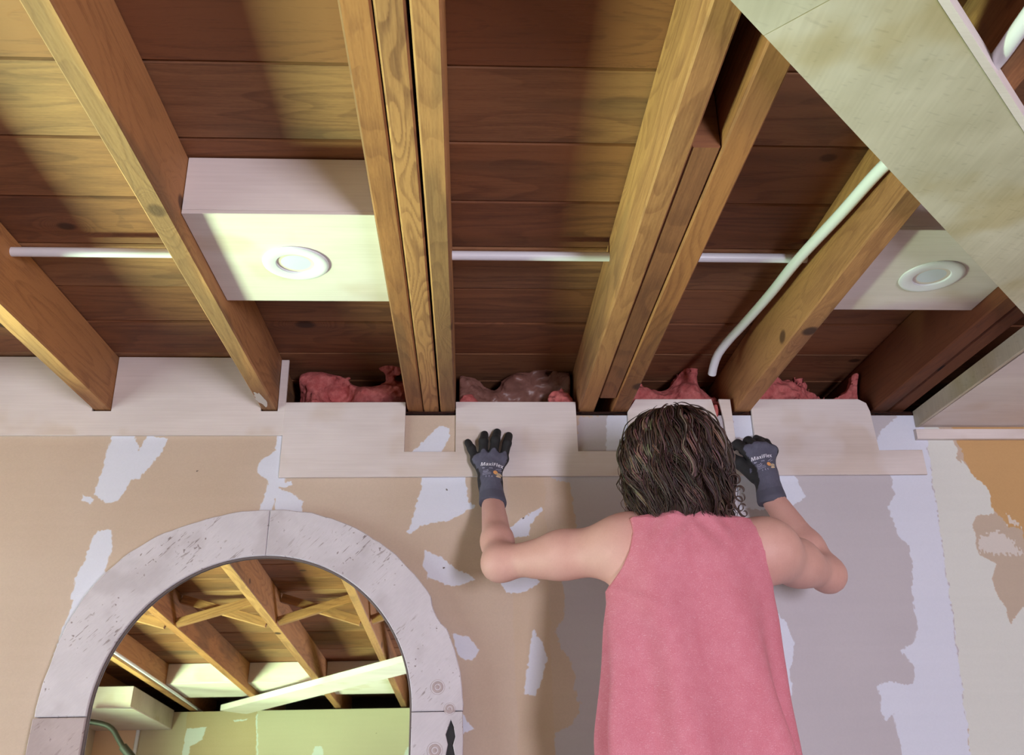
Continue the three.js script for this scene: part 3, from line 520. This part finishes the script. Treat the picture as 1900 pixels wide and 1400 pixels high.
const skinTex = dataTex(256, 256, (x, y, o) => { const b = fbm(x * 8, y * 8, 4, 201, 8, 8) - 0.5, f = vnoise(x * 128, y * 128, 203, 128, 128) - 0.5; o[0] = 220 + 12 * b + 4 * f; o[1] = 170 + 16 * b + 4 * f; o[2] = 158 + 16 * b + 4 * f; });
skinTex.repeat.set(5, 5);
const skinMat = new THREE.MeshPhysicalMaterial({ map: skinTex, roughness: 0.55, sheen: 0.2, sheenRoughness: 0.6 });
mesh('body', toLocal(planarUV(skin([-0.01, 0.69, 0.03], [0.90, 2.30, 0.57], 0.0085, bodySDF))), skinMat, person);

// sleeveless top: loose over the torso, cut at the armholes, falling wider to the hem
const armL = [[2.06, 0.319], [2.01, 0.321], [1.975, 0.312], [1.945, 0.298], [1.915, 0.277], [1.900, 0.262], [1.89, 0.18]], armR = [[2.06, 0.556], [2.02, 0.566], [1.98, 0.574], [1.94, 0.580], [1.915, 0.588], [1.90, 0.602], [1.89, 0.70]];
const curve = (c, y) => { if (y >= c[0][0]) return c[0][1]; for (let i = 1; i < c.length; i++) if (y >= c[i][0]) return mix(c[i][1], c[i - 1][1], (y - c[i][0]) / (c[i - 1][0] - c[i][0])); return c[c.length - 1][1]; };
function topSDF(p) {
  const y = p[1], low = sstep(1.92, 1.62, y);
  let d = torso(p) - 0.006;
  const sl0 = sstep(1.84, 2.03, y), hw = mix(0.136, 0.166, sstep(1.93, 1.6, y)) * (1 - 0.30 * sl0), hz = mix(0.096, 0.125, low) * (1 - 0.25 * sl0), qx = (p[0] - mix(0.434, 0.424, low)) / hw, qz = (p[2] - mix(0.402, 0.415, low)) / hz;
  const r = Math.hypot(qx, qz), tubeD = (Math.pow(Math.abs(qx) ** 2.5 + Math.abs(qz) ** 2.5, 1 / 2.5) - 1) * Math.min(hw, hz);
  d = smin(d, Math.max(tubeD, y - 2.02), 0.06);
  d = smin(d, cone(p, [0.430, 1.985, 0.420], [0.432, 2.046, 0.412], 0.066, 0.060), 0.04);
  // folds: long soft drapes from the shoulder blades and short pulls under the neck and arms
  const ang = Math.atan2(qx, qz);
  d -= 0.0080 * low * Math.sin(ang * 7 + 1.3 + 2.2 * noise3(p[0] * 5, y * 4, 3)) + 0.0070 * sstep(2.0, 1.8, y) * Math.sin(ang * 8 + y * 9 + 2 * noise3(p[0] * 9, y * 6, 7));
  d -= 0.0022 * sstep(1.94, 2.02, y) * Math.sin(Math.abs(p[0] - 0.43) * 120 + (y - 2) * 90) * sstep(0.10, 0.05, Math.abs(p[0] - 0.43)) + 0.005 * (noise3(p[0] * 16, y * 13, p[2] * 10) - 0.5);
  const pull = Math.abs((p[0] - 0.285) * 0.55 - (1.90 - y)); d -= 0.0022 * sstep(0.016, 0, pull) * sstep(0.40, 0.30, p[0]);
  d = Math.max(d, curve(armL, y) - p[0], p[0] - curve(armR, y));
  const nk = Math.hypot(p[0] - 0.432, p[2] - 0.395) - 0.050; d = Math.max(d, y - 2.048 + 0.25 * (0.47 - p[2]));   // neckline
  const hem = 1.585 + 0.02 * Math.cos(ang); return Math.max(d, hem - y);
}
const knitTex = dataTex(512, 512, (x, y, o) => { const b = fbm(x * 10, y * 10, 4, 211, 10, 10) - 0.5, f = vnoise(x * 256, y * 170, 213, 256, 170) - 0.5, h = sstep(0.72, 0.9, vnoise(x * 90, y * 256, 215, 90, 256)); o[0] = 217 + 10 * b + 10 * f + 8 * h; o[1] = 130 + 16 * b + 14 * f + 24 * h; o[2] = 146 + 16 * b + 14 * f + 22 * h; });
knitTex.repeat.set(6, 6);
const topMat = new THREE.MeshPhysicalMaterial({ map: knitTex, bumpMap: knitTex, bumpScale: 0.0004, roughness: 0.9, sheen: 0.3, sheenRoughness: 0.7, sheenColor: new THREE.Color(0.9, 0.6, 0.62) });
const top = mesh('sleeveless_top', toLocal(planarUV(skin([0.20, 1.56, 0.26], [0.66, 2.08, 0.57], 0.005, topSDF))), topMat, person); top.userData.label = 'heathered pink sleeveless top';
const bra = mesh('undergarment', toLocal(skin([0.24, 1.80, 0.28], [0.62, 1.915, 0.52], 0.006, p => Math.max(torso(p) - 0.0035, 1.82 - p[1], p[1] - 1.905))), std({ color: 0x6e1526, roughness: 0.8 }), person); bra.userData.label = 'dark red band under the arm';
function legs(p) { let d = Math.max(torso(p), 1.42 - p[1]); for (const s of [-1, 1]) { const kn = [0.425 + s * 0.09, 1.13, 0.415], an = [0.425 + s * 0.09, 0.80, 0.455]; d = smin(d, cone(p, [0.425 + s * 0.085, 1.50, 0.425], kn, 0.088, 0.062), 0.05); d = smin(d, cone(p, kn, an, 0.061, 0.046), 0.03); } return Math.max(d - 0.004, p[1] - 1.645, 0.79 - p[1]); }
mesh('trousers', toLocal(skin([0.22, 0.77, 0.27], [0.64, 1.66, 0.56], 0.01, legs)), std({ color: 0x5c1626, roughness: 0.9 }), person);
for (const s of [-1, 1]) {
  const x = 0.425 + s * 0.09;
  mesh('shoe', toLocal(skin([x - 0.07, 0.69, 0.24], [x + 0.07, 0.83, 0.54], 0.006, p => Math.max(smin(cone(p, [x, 0.745, 0.46], [x, 0.725, 0.31], 0.046, 0.036), ell(p, [x, 0.78, 0.455], [0.043, 0.05, 0.05]), 0.03), 0.7005 - p[1]))), std({ color: 0x3a3a40, roughness: 0.8 }), person);
}

// ---- gloves: knit back, black coated palm, fingers and edges
const UVW = { L: { pin: 0 }, R: {} };
function gloveSDF(G) {
  return p => {
    let d = 1e9;
    for (const k of G.kn) d = smin(d, cone(p, G.pw, k, 0.017, 0.0125), 0.016);
    d = smin(d, cone(p, G.kn[0], G.kn[3], 0.0105, 0.0115), 0.012);
    d = smin(d, cone(p, G.w0, G.pw, G.cuff ?? 0.0325, 0.026), 0.02);
    for (const f of G.fingers) { let fd = 1e9; for (let i = 0; i + 1 < f.length; i++) fd = smin(fd, cone(p, f[i], f[i + 1], f[i][3], f[i + 1][3]), 0.005); d = smin(d, fd, 0.005); }
    return d + 0.0012 * (noise3(p[0] * 130, p[1] * 90, p[2] * 130) - 0.5);
  };
}
const KNIT = lin(92, 92, 110), COAT = lin(34, 34, 36), CUFF = lin(84, 84, 100);
function buildGlove(side, G, label) {
  const f = gloveSDF(G), all = [G.w0, G.pw, ...G.kn, ...G.fingers.flat()], lo = [0, 1, 2].map(i => Math.min(...all.map(a => a[i])) - 0.045), hi = [0, 1, 2].map(i => Math.max(...all.map(a => a[i])) + 0.045);
  let g = skin(lo, hi, 0.0024, p => Math.max(f(p), G.cut(p)));
  colorBy(g, (p, n) => {
    let best = 1e9, along = 0;                                          // how far out along the nearest finger
    for (const F of G.fingers) { const a = F[0], b = F[F.length - 1]; let acc = 0, tot = 0; for (let i = 0; i + 1 < F.length; i++) tot += Math.hypot(F[i + 1][0] - F[i][0], F[i + 1][1] - F[i][1], F[i + 1][2] - F[i][2]);
      for (let i = 0; i + 1 < F.length; i++) { const A = F[i], B = F[i + 1], l = Math.hypot(B[0] - A[0], B[1] - A[1], B[2] - A[2]), t = clamp(((p[0] - A[0]) * (B[0] - A[0]) + (p[1] - A[1]) * (B[1] - A[1]) + (p[2] - A[2]) * (B[2] - A[2])) / (l * l)), d = cone(p, A, B, A[3], B[3]); if (d < best) { best = d; along = (acc + t * l) / tot; } acc += l; } }
    const nb = n[0] * G.back[0] + n[1] * G.back[1] + n[2] * G.back[2], onF = best < 0.004;
    const tw = (p[0] - G.w0[0]) * G.up[0] + (p[1] - G.w0[1]) * G.up[1] + (p[2] - G.w0[2]) * G.up[2];
    if (tw < 0.022) return CUFF;
    const edgeK = onF ? mix(0.72, 1.3, sstep(0.05, 0.42, along)) : 0.55 * sstep(0.02, 0.045, tw);
    const v = noise3(p[0] * 700, p[1] * 300, p[2] * 700) - 0.5;
    return nb < edgeK ? COAT.map(c => c * (1 + 0.3 * v)) : KNIT.map(c => c * (1 + 0.25 * v));
  });
  const gl = mesh('work_glove', toLocal(g), std({ vertexColors: true, roughness: 0.75 }), person); gl.userData.label = label;
  // printed mark on the back of the hand: a skin-tight patch cast on to the glove from outside
  const P = [], U = [], I = [], nu = 22, nv = 20, B = G.back, c = G.print.c, ux = G.print.u, uy = G.print.v;
  for (let j = 0; j <= nv; j++) for (let i = 0; i <= nu; i++) {
    const a = (i / nu - 0.5) * G.print.w, b = (j / nv - 0.5) * G.print.h, o = [0, 1, 2].map(k => c[k] + ux[k] * a + uy[k] * b + B[k] * 0.07); let t = 0;
    for (let s = 0; s < 60; s++) { const q = [0, 1, 2].map(k => o[k] - B[k] * t), d = f(q); if (d < 0.0007) break; t += Math.max(0.0004, d * 0.8); if (t > 0.085) { t = 0.075; break; } }
    P.push(...[0, 1, 2].map(k => o[k] - B[k] * t)); U.push(i / nu, j / nv);
  }
  for (let j = 0; j < nv; j++) for (let i = 0; i < nu; i++) { const k = j * (nu + 1) + i; I.push(k, k + 1, k + nu + 2, k, k + nu + 2, k + nu + 1); }
  const pg = new THREE.BufferGeometry(); pg.setAttribute('position', new THREE.Float32BufferAttribute(P, 3)); pg.setAttribute('uv', new THREE.Float32BufferAttribute(U, 2)); pg.setIndex(I); pg.computeVertexNormals();
  mesh('print', toLocal(pg), printMat, gl);
}
const cv = document.createElement('canvas'); cv.width = 512; cv.height = 448;
{
  const x = cv.getContext('2d'); x.clearRect(0, 0, 512, 448); x.fillStyle = '#e9e9f4'; x.textBaseline = 'alphabetic';
  x.save(); x.transform(1, 0, -0.12, 1, 14, 0); x.font = 'bold 112px sans-serif'; x.fillText('MaxiFlex', 8, 108, 480); x.restore();
  x.font = 'bold 40px sans-serif'; x.fillStyle = '#c9cbe6'; x.fillText('W', 70, 176, 60); x.fillRect(60, 146, 12, 30); x.fillText('ATG', 190, 182, 110);
  x.strokeStyle = '#c9cbe6'; x.lineWidth = 9; for (const [y, r] of [[196, 60], [216, 74]]) { x.beginPath(); x.arc(120, y - 20, r, 0.5, 2.3); x.stroke(); }
  x.lineWidth = 6; x.beginPath(); x.moveTo(66, 292); x.lineTo(230, 276); x.moveTo(66, 316); x.lineTo(240, 300); x.moveTo(66, 340); x.lineTo(236, 326); x.stroke();
  x.font = 'bold 44px sans-serif'; x.fillText('T', 130, 398); x.fillText('C', 190, 392); x.fillText('€', 250, 392);
  x.fillStyle = '#f2b070'; x.beginPath(); x.arc(330, 270, 48, 0, 7); x.fill(); x.fillStyle = '#d9c3a4'; x.beginPath(); x.ellipse(410, 300, 66, 34, -0.15, 0, 7); x.fill(); x.beginPath(); x.ellipse(400, 352, 60, 22, -0.1, 0, 7); x.fill();
  x.strokeStyle = '#6a5640'; x.lineWidth = 6; for (let i = 0; i < 4; i++) { x.beginPath(); x.moveTo(350 + i * 26, 284); x.lineTo(366 + i * 26, 330); x.stroke(); }
  x.strokeStyle = '#c9cbe6'; x.lineWidth = 8; x.beginPath(); x.moveTo(330, 200); x.lineTo(450, 140); x.moveTo(380, 210); x.lineTo(470, 176); x.stroke();
}
const printTex = new THREE.CanvasTexture(cv); printTex.colorSpace = THREE.SRGBColorSpace;
const printMat = std({ map: printTex, transparent: true, roughness: 0.6 });
const px = (a, r) => [...a, r];
const norm = v => { const l = Math.hypot(...v); return v.map(c => c / l); };
{ // left hand flat on the panel, thumb tucked behind the palm
  const kn = [[0.0215, 2.286, 0.041], [0.0385, 2.293, 0.047], [0.063, 2.294, 0.049], [0.0875, 2.287, 0.045]];
  const fl = [[px(kn[0], 0.0105), px([0.010, 2.318, 0.036], 0.0102), px([0.0015, 2.337, 0.0245], 0.0092)], [px(kn[1], 0.0115), px([0.0395, 2.334, 0.042], 0.0112), px([0.0425, 2.357, 0.0255], 0.0100)], [px(kn[2], 0.0118), px([0.0695, 2.338, 0.044], 0.0114), px([0.0745, 2.363, 0.0255], 0.0102)], [px(kn[3], 0.0115), px([0.0985, 2.330, 0.040], 0.0110), px([0.1035, 2.354, 0.0255], 0.0100)],
    [px([0.066, 2.222, 0.050], 0.014), px([0.070, 2.245, 0.034], 0.0115), px([0.062, 2.265, 0.0255], 0.0105)]];
  const up = norm([0.0, 0.86, -0.30]);
  buildGlove('L', { kn, fingers: fl, w0: [0.0605, 2.168, 0.078], pw: [0.055, 2.225, 0.060], cuff: 0.033, up, back: norm([0.05, 0.10, 1]), cut: p => (0.0605 - p[0]) * up[0] + (2.168 - p[1]) * up[1] + (0.078 - p[2]) * up[2] - 0.004 + 0.004 * Math.sin(p[0] * 60), print: { c: [0.0585, 2.247, 0.065], u: norm([1, -0.10, 0]), v: norm([0.08, 1, -0.22]), w: 0.060, h: 0.054 } }, 'grey work glove with black coated fingers spread flat on the panel');
}
{ // right hand gripping the edge of the notch, fingers bent towards the wall
  const kn = [[0.679, 2.292, 0.098], [0.7015, 2.300, 0.104], [0.7235, 2.299, 0.104], [0.7435, 2.291, 0.098]];
  const fl = [[px(kn[0], 0.0125), px([0.668, 2.316, 0.072], 0.0118), px([0.6585, 2.318, 0.034], 0.0105)], [px(kn[1], 0.0125), px([0.695, 2.324, 0.072], 0.0118), px([0.6915, 2.312, 0.030], 0.0105)], [px(kn[2], 0.0122), px([0.7205, 2.322, 0.074], 0.0115), px([0.7145, 2.308, 0.032], 0.0104)], [px(kn[3], 0.0118), px([0.741, 2.321, 0.066], 0.0108), px([0.732, 2.346, 0.0255], 0.0098)],
    [px([0.694, 2.225, 0.100], 0.017), px([0.664, 2.266, 0.080], 0.0150), px([0.652, 2.292, 0.048], 0.0125)]];
  const up = norm([-0.16, 0.92, 0.0]);
  buildGlove('R', { kn, fingers: fl, w0: [0.7215, 2.166, 0.114], pw: [0.716, 2.226, 0.108], cuff: 0.035, up, back: norm([0.04, 0.06, 1]), cut: p => (0.7215 - p[0]) * up[0] + (2.166 - p[1]) * up[1] + (0.114 - p[2]) * up[2] - 0.006 + 0.005 * Math.sin(p[0] * 50), print: { c: [0.7105, 2.250, 0.115], u: norm([1, 0.17, 0]), v: norm([-0.12, 1, 0]), w: 0.054, h: 0.052 } }, 'grey work glove with bent fingers gripping the notch edge');
}

// ---- hair: a dark cap under curly locks that fall to the collar
const HC = [0.431, 2.178, 0.395];
function hairR(th, ph) { return 1; }
const capSDF = p => {
  let d = ell(p, [0.432, 2.190, 0.398], [0.100, 0.088, 0.092]);
  d = smin(d, cone(p, [0.375, 2.165, 0.425], [0.378, 2.075, 0.440], 0.048, 0.036), 0.05); d = smin(d, cone(p, [0.485, 2.165, 0.425], [0.490, 2.070, 0.435], 0.048, 0.038), 0.05); d = smin(d, cone(p, [0.430, 2.15, 0.44], [0.432, 2.062, 0.452], 0.05, 0.038), 0.05);
  d += 0.012 * (noise3(p[0] * 40, p[1] * 22, p[2] * 40) - 0.5);
  d = Math.max(d, 0.325 - p[2] + 0.5 * Math.max(0, p[1] - 2.23)); return d;
};
const hairGeos = [], HD = lin(58, 42, 37), HM = lin(84, 66, 60), HL = lin(128, 104, 94);
{ const g = skin([0.30, 2.00, 0.29], [0.56, 2.31, 0.53], 0.005, capSDF); colorBy(g, () => HD); hairGeos.push(g); }
function lock(pts, r, col) {                                          // flattened tapering tube
  const c = new THREE.CatmullRomCurve3(pts.map(p => new THREE.Vector3(...p))), n = Math.round(pts.length * 1.8), sides = 4, P = [], I = [], C = [], fr = c.computeFrenetFrames(n, false);
  for (let i = 0; i <= n; i++) {
    const t = i / n, q = c.getPoint(t), w = r * (t < 0.15 ? 0.5 + t / 0.3 : 1 - 0.75 * Math.max(0, (t - 0.55) / 0.45));
    for (let s = 0; s < sides; s++) { const a = s / sides * 2 * Math.PI, o = fr.normals[i].clone().multiplyScalar(Math.cos(a) * w).addScaledVector(fr.binormals[i], Math.sin(a) * w * 0.55); P.push(q.x + o.x, q.y + o.y, q.z + o.z); const k = 0.85 + 0.3 * ((s * 7 + i * 3) % 5) / 5; C.push(col[0] * k, col[1] * k, col[2] * k); }
  }
  for (let i = 0; i < n; i++) for (let s = 0; s < sides; s++) { const a = i * sides + s, b = i * sides + (s + 1) % sides; I.push(a, b, b + sides, a, b + sides, a + sides); }
  const g = new THREE.BufferGeometry(); g.setAttribute('position', new THREE.Float32BufferAttribute(P, 3)); g.setAttribute('color', new THREE.Float32BufferAttribute(C, 3)); g.setIndex(I); g.computeVertexNormals(); return g;
}
for (let i = 0; i < 205; i++) {
  // a clump: root near the crown or along the side, then down over the cap with growing waves, combed out into strands
  const az = rr(-Math.PI, Math.PI) * 0.80, start = Math.pow(rnd(), 0.8) * 1.3, wave = rr(0.006, 0.016), fr = rr(1.7, 2.9), ph = rr(0, 6.28), out = rr(-0.006, 0.006), endY = 2.046 + rr(-0.018, 0.06), n = 10;
  const u = rnd(), side = Math.sin(az) < -0.5 ? 0.08 : 0, base = u < 0.45 - side * 0.5 ? HD : u < 0.88 - side ? HM : HL, count = 15;
  for (let s = 0; s < count; s++) {
    const da = rr(-0.10, 0.10), dp = rr(-0.3, 0.3), dy = rr(-0.012, 0.012), stray = s === 0 ? rr(0, 0.010) : 0, pts = [], o2 = out + rr(-0.004, 0.004) + stray;
    for (let k = 0; k <= n; k++) {
      const t = k / n, po = start + t * (2.35 - start), spread = 1 - 0.45 * t, dirx = Math.sin(az + da * spread), dirz = Math.cos(az + da * spread); let rad, yy;
      if (po < 1.35) { rad = Math.sin(po * 1.1); yy = 2.190 + 0.090 * Math.cos(po * 1.1) + o2; } else { const v = (po - 1.35); rad = 1.0 + 0.05 * Math.sin(v * 3) - 0.10 * v * v; yy = mix(2.190 + 0.090 * Math.cos(1.485) + o2 * (1 - v), endY + dy, v); }
      const g = 1 + o2 / 0.1, wv = wave * (0.06 + 1.15 * t), sn = Math.sin(fr * 6.28 * t + ph + dp), cs = Math.cos(fr * 6.28 * t + ph + dp);
      pts.push([0.432 + dirx * rad * 0.102 * g + dirz * wv * sn + dirx * wv * 0.7 * cs, yy + 0.25 * wv * cs, 0.402 + dirz * rad * (dirz > 0 ? 0.100 : 0.085) * g - dirx * wv * sn + dirz * wv * 0.7 * cs]);
    }
    hairGeos.push(lock(pts, rr(0.0011, 0.0021), base.map(v => v * rr(0.75, 1.25))));
  }
}
for (const [cx, cy, cz, rad] of [[0.527, 2.118, 0.47, 0.014], [0.541, 2.098, 0.45, 0.012], [0.535, 2.078, 0.455, 0.011], [0.547, 2.066, 0.44, 0.009], [0.512, 2.066, 0.47, 0.010]]) {   // loose ringlets at the right
  const pts = []; for (let k = 0; k <= 18; k++) { const a = 1.2 + cx * 90 + k / 18 * 6.28 * 1.25; pts.push([cx + Math.cos(a) * rad * (1 - 0.02 * k), cy + Math.sin(a) * rad - k * 0.0012, cz + k * 0.0008]); } for (const o of [0, 0.0016, -0.0016]) hairGeos.push(lock(pts.map(p => [p[0] + o, p[1] + o * 0.7, p[2] - o]), 0.0014, HM));
}
const strip = g => { const o = new THREE.BufferGeometry(); for (const a of ['position', 'normal', 'color']) o.setAttribute(a, g.attributes[a]); o.setIndex(g.index); return o; };
const hair = mesh('hair', toLocal(mergeGeometries(hairGeos.map(strip))), new THREE.MeshPhysicalMaterial({ vertexColors: true, roughness: 0.42, specularIntensity: 0.6 }), person); hair.userData.label = 'wavy brown collar length hair';

// ---------------------------------------------------------------- step ladder under the person (below the picture)
const sl = thing('step_ladder', 'small folding step ladder carrying the person', 'ladder', [0.42, 0, 0.42]);
const alu = std({ color: 0xb9bcc0, metalness: 0.9, roughness: 0.35 });
mesh('platform', new RoundedBoxGeometry(0.40, 0.03, 0.36, 2, 0.006).translate(0, 0.684, 0), blackMat, sl);
mesh('step', new RoundedBoxGeometry(0.42, 0.025, 0.10, 2, 0.005).translate(0, 0.36, 0.27), blackMat, sl);
for (const sx of [-1, 1]) { mesh('leg', tube([[sx * 0.20, 0.68, 0.15], [sx * 0.225, 0.0, 0.38]], 0.014, 8, 12), alu, sl); mesh('leg', tube([[sx * 0.20, 0.68, -0.15], [sx * 0.225, 0.0, -0.30]], 0.014, 8, 12), alu, sl); }

renderer.render(scene, camera);
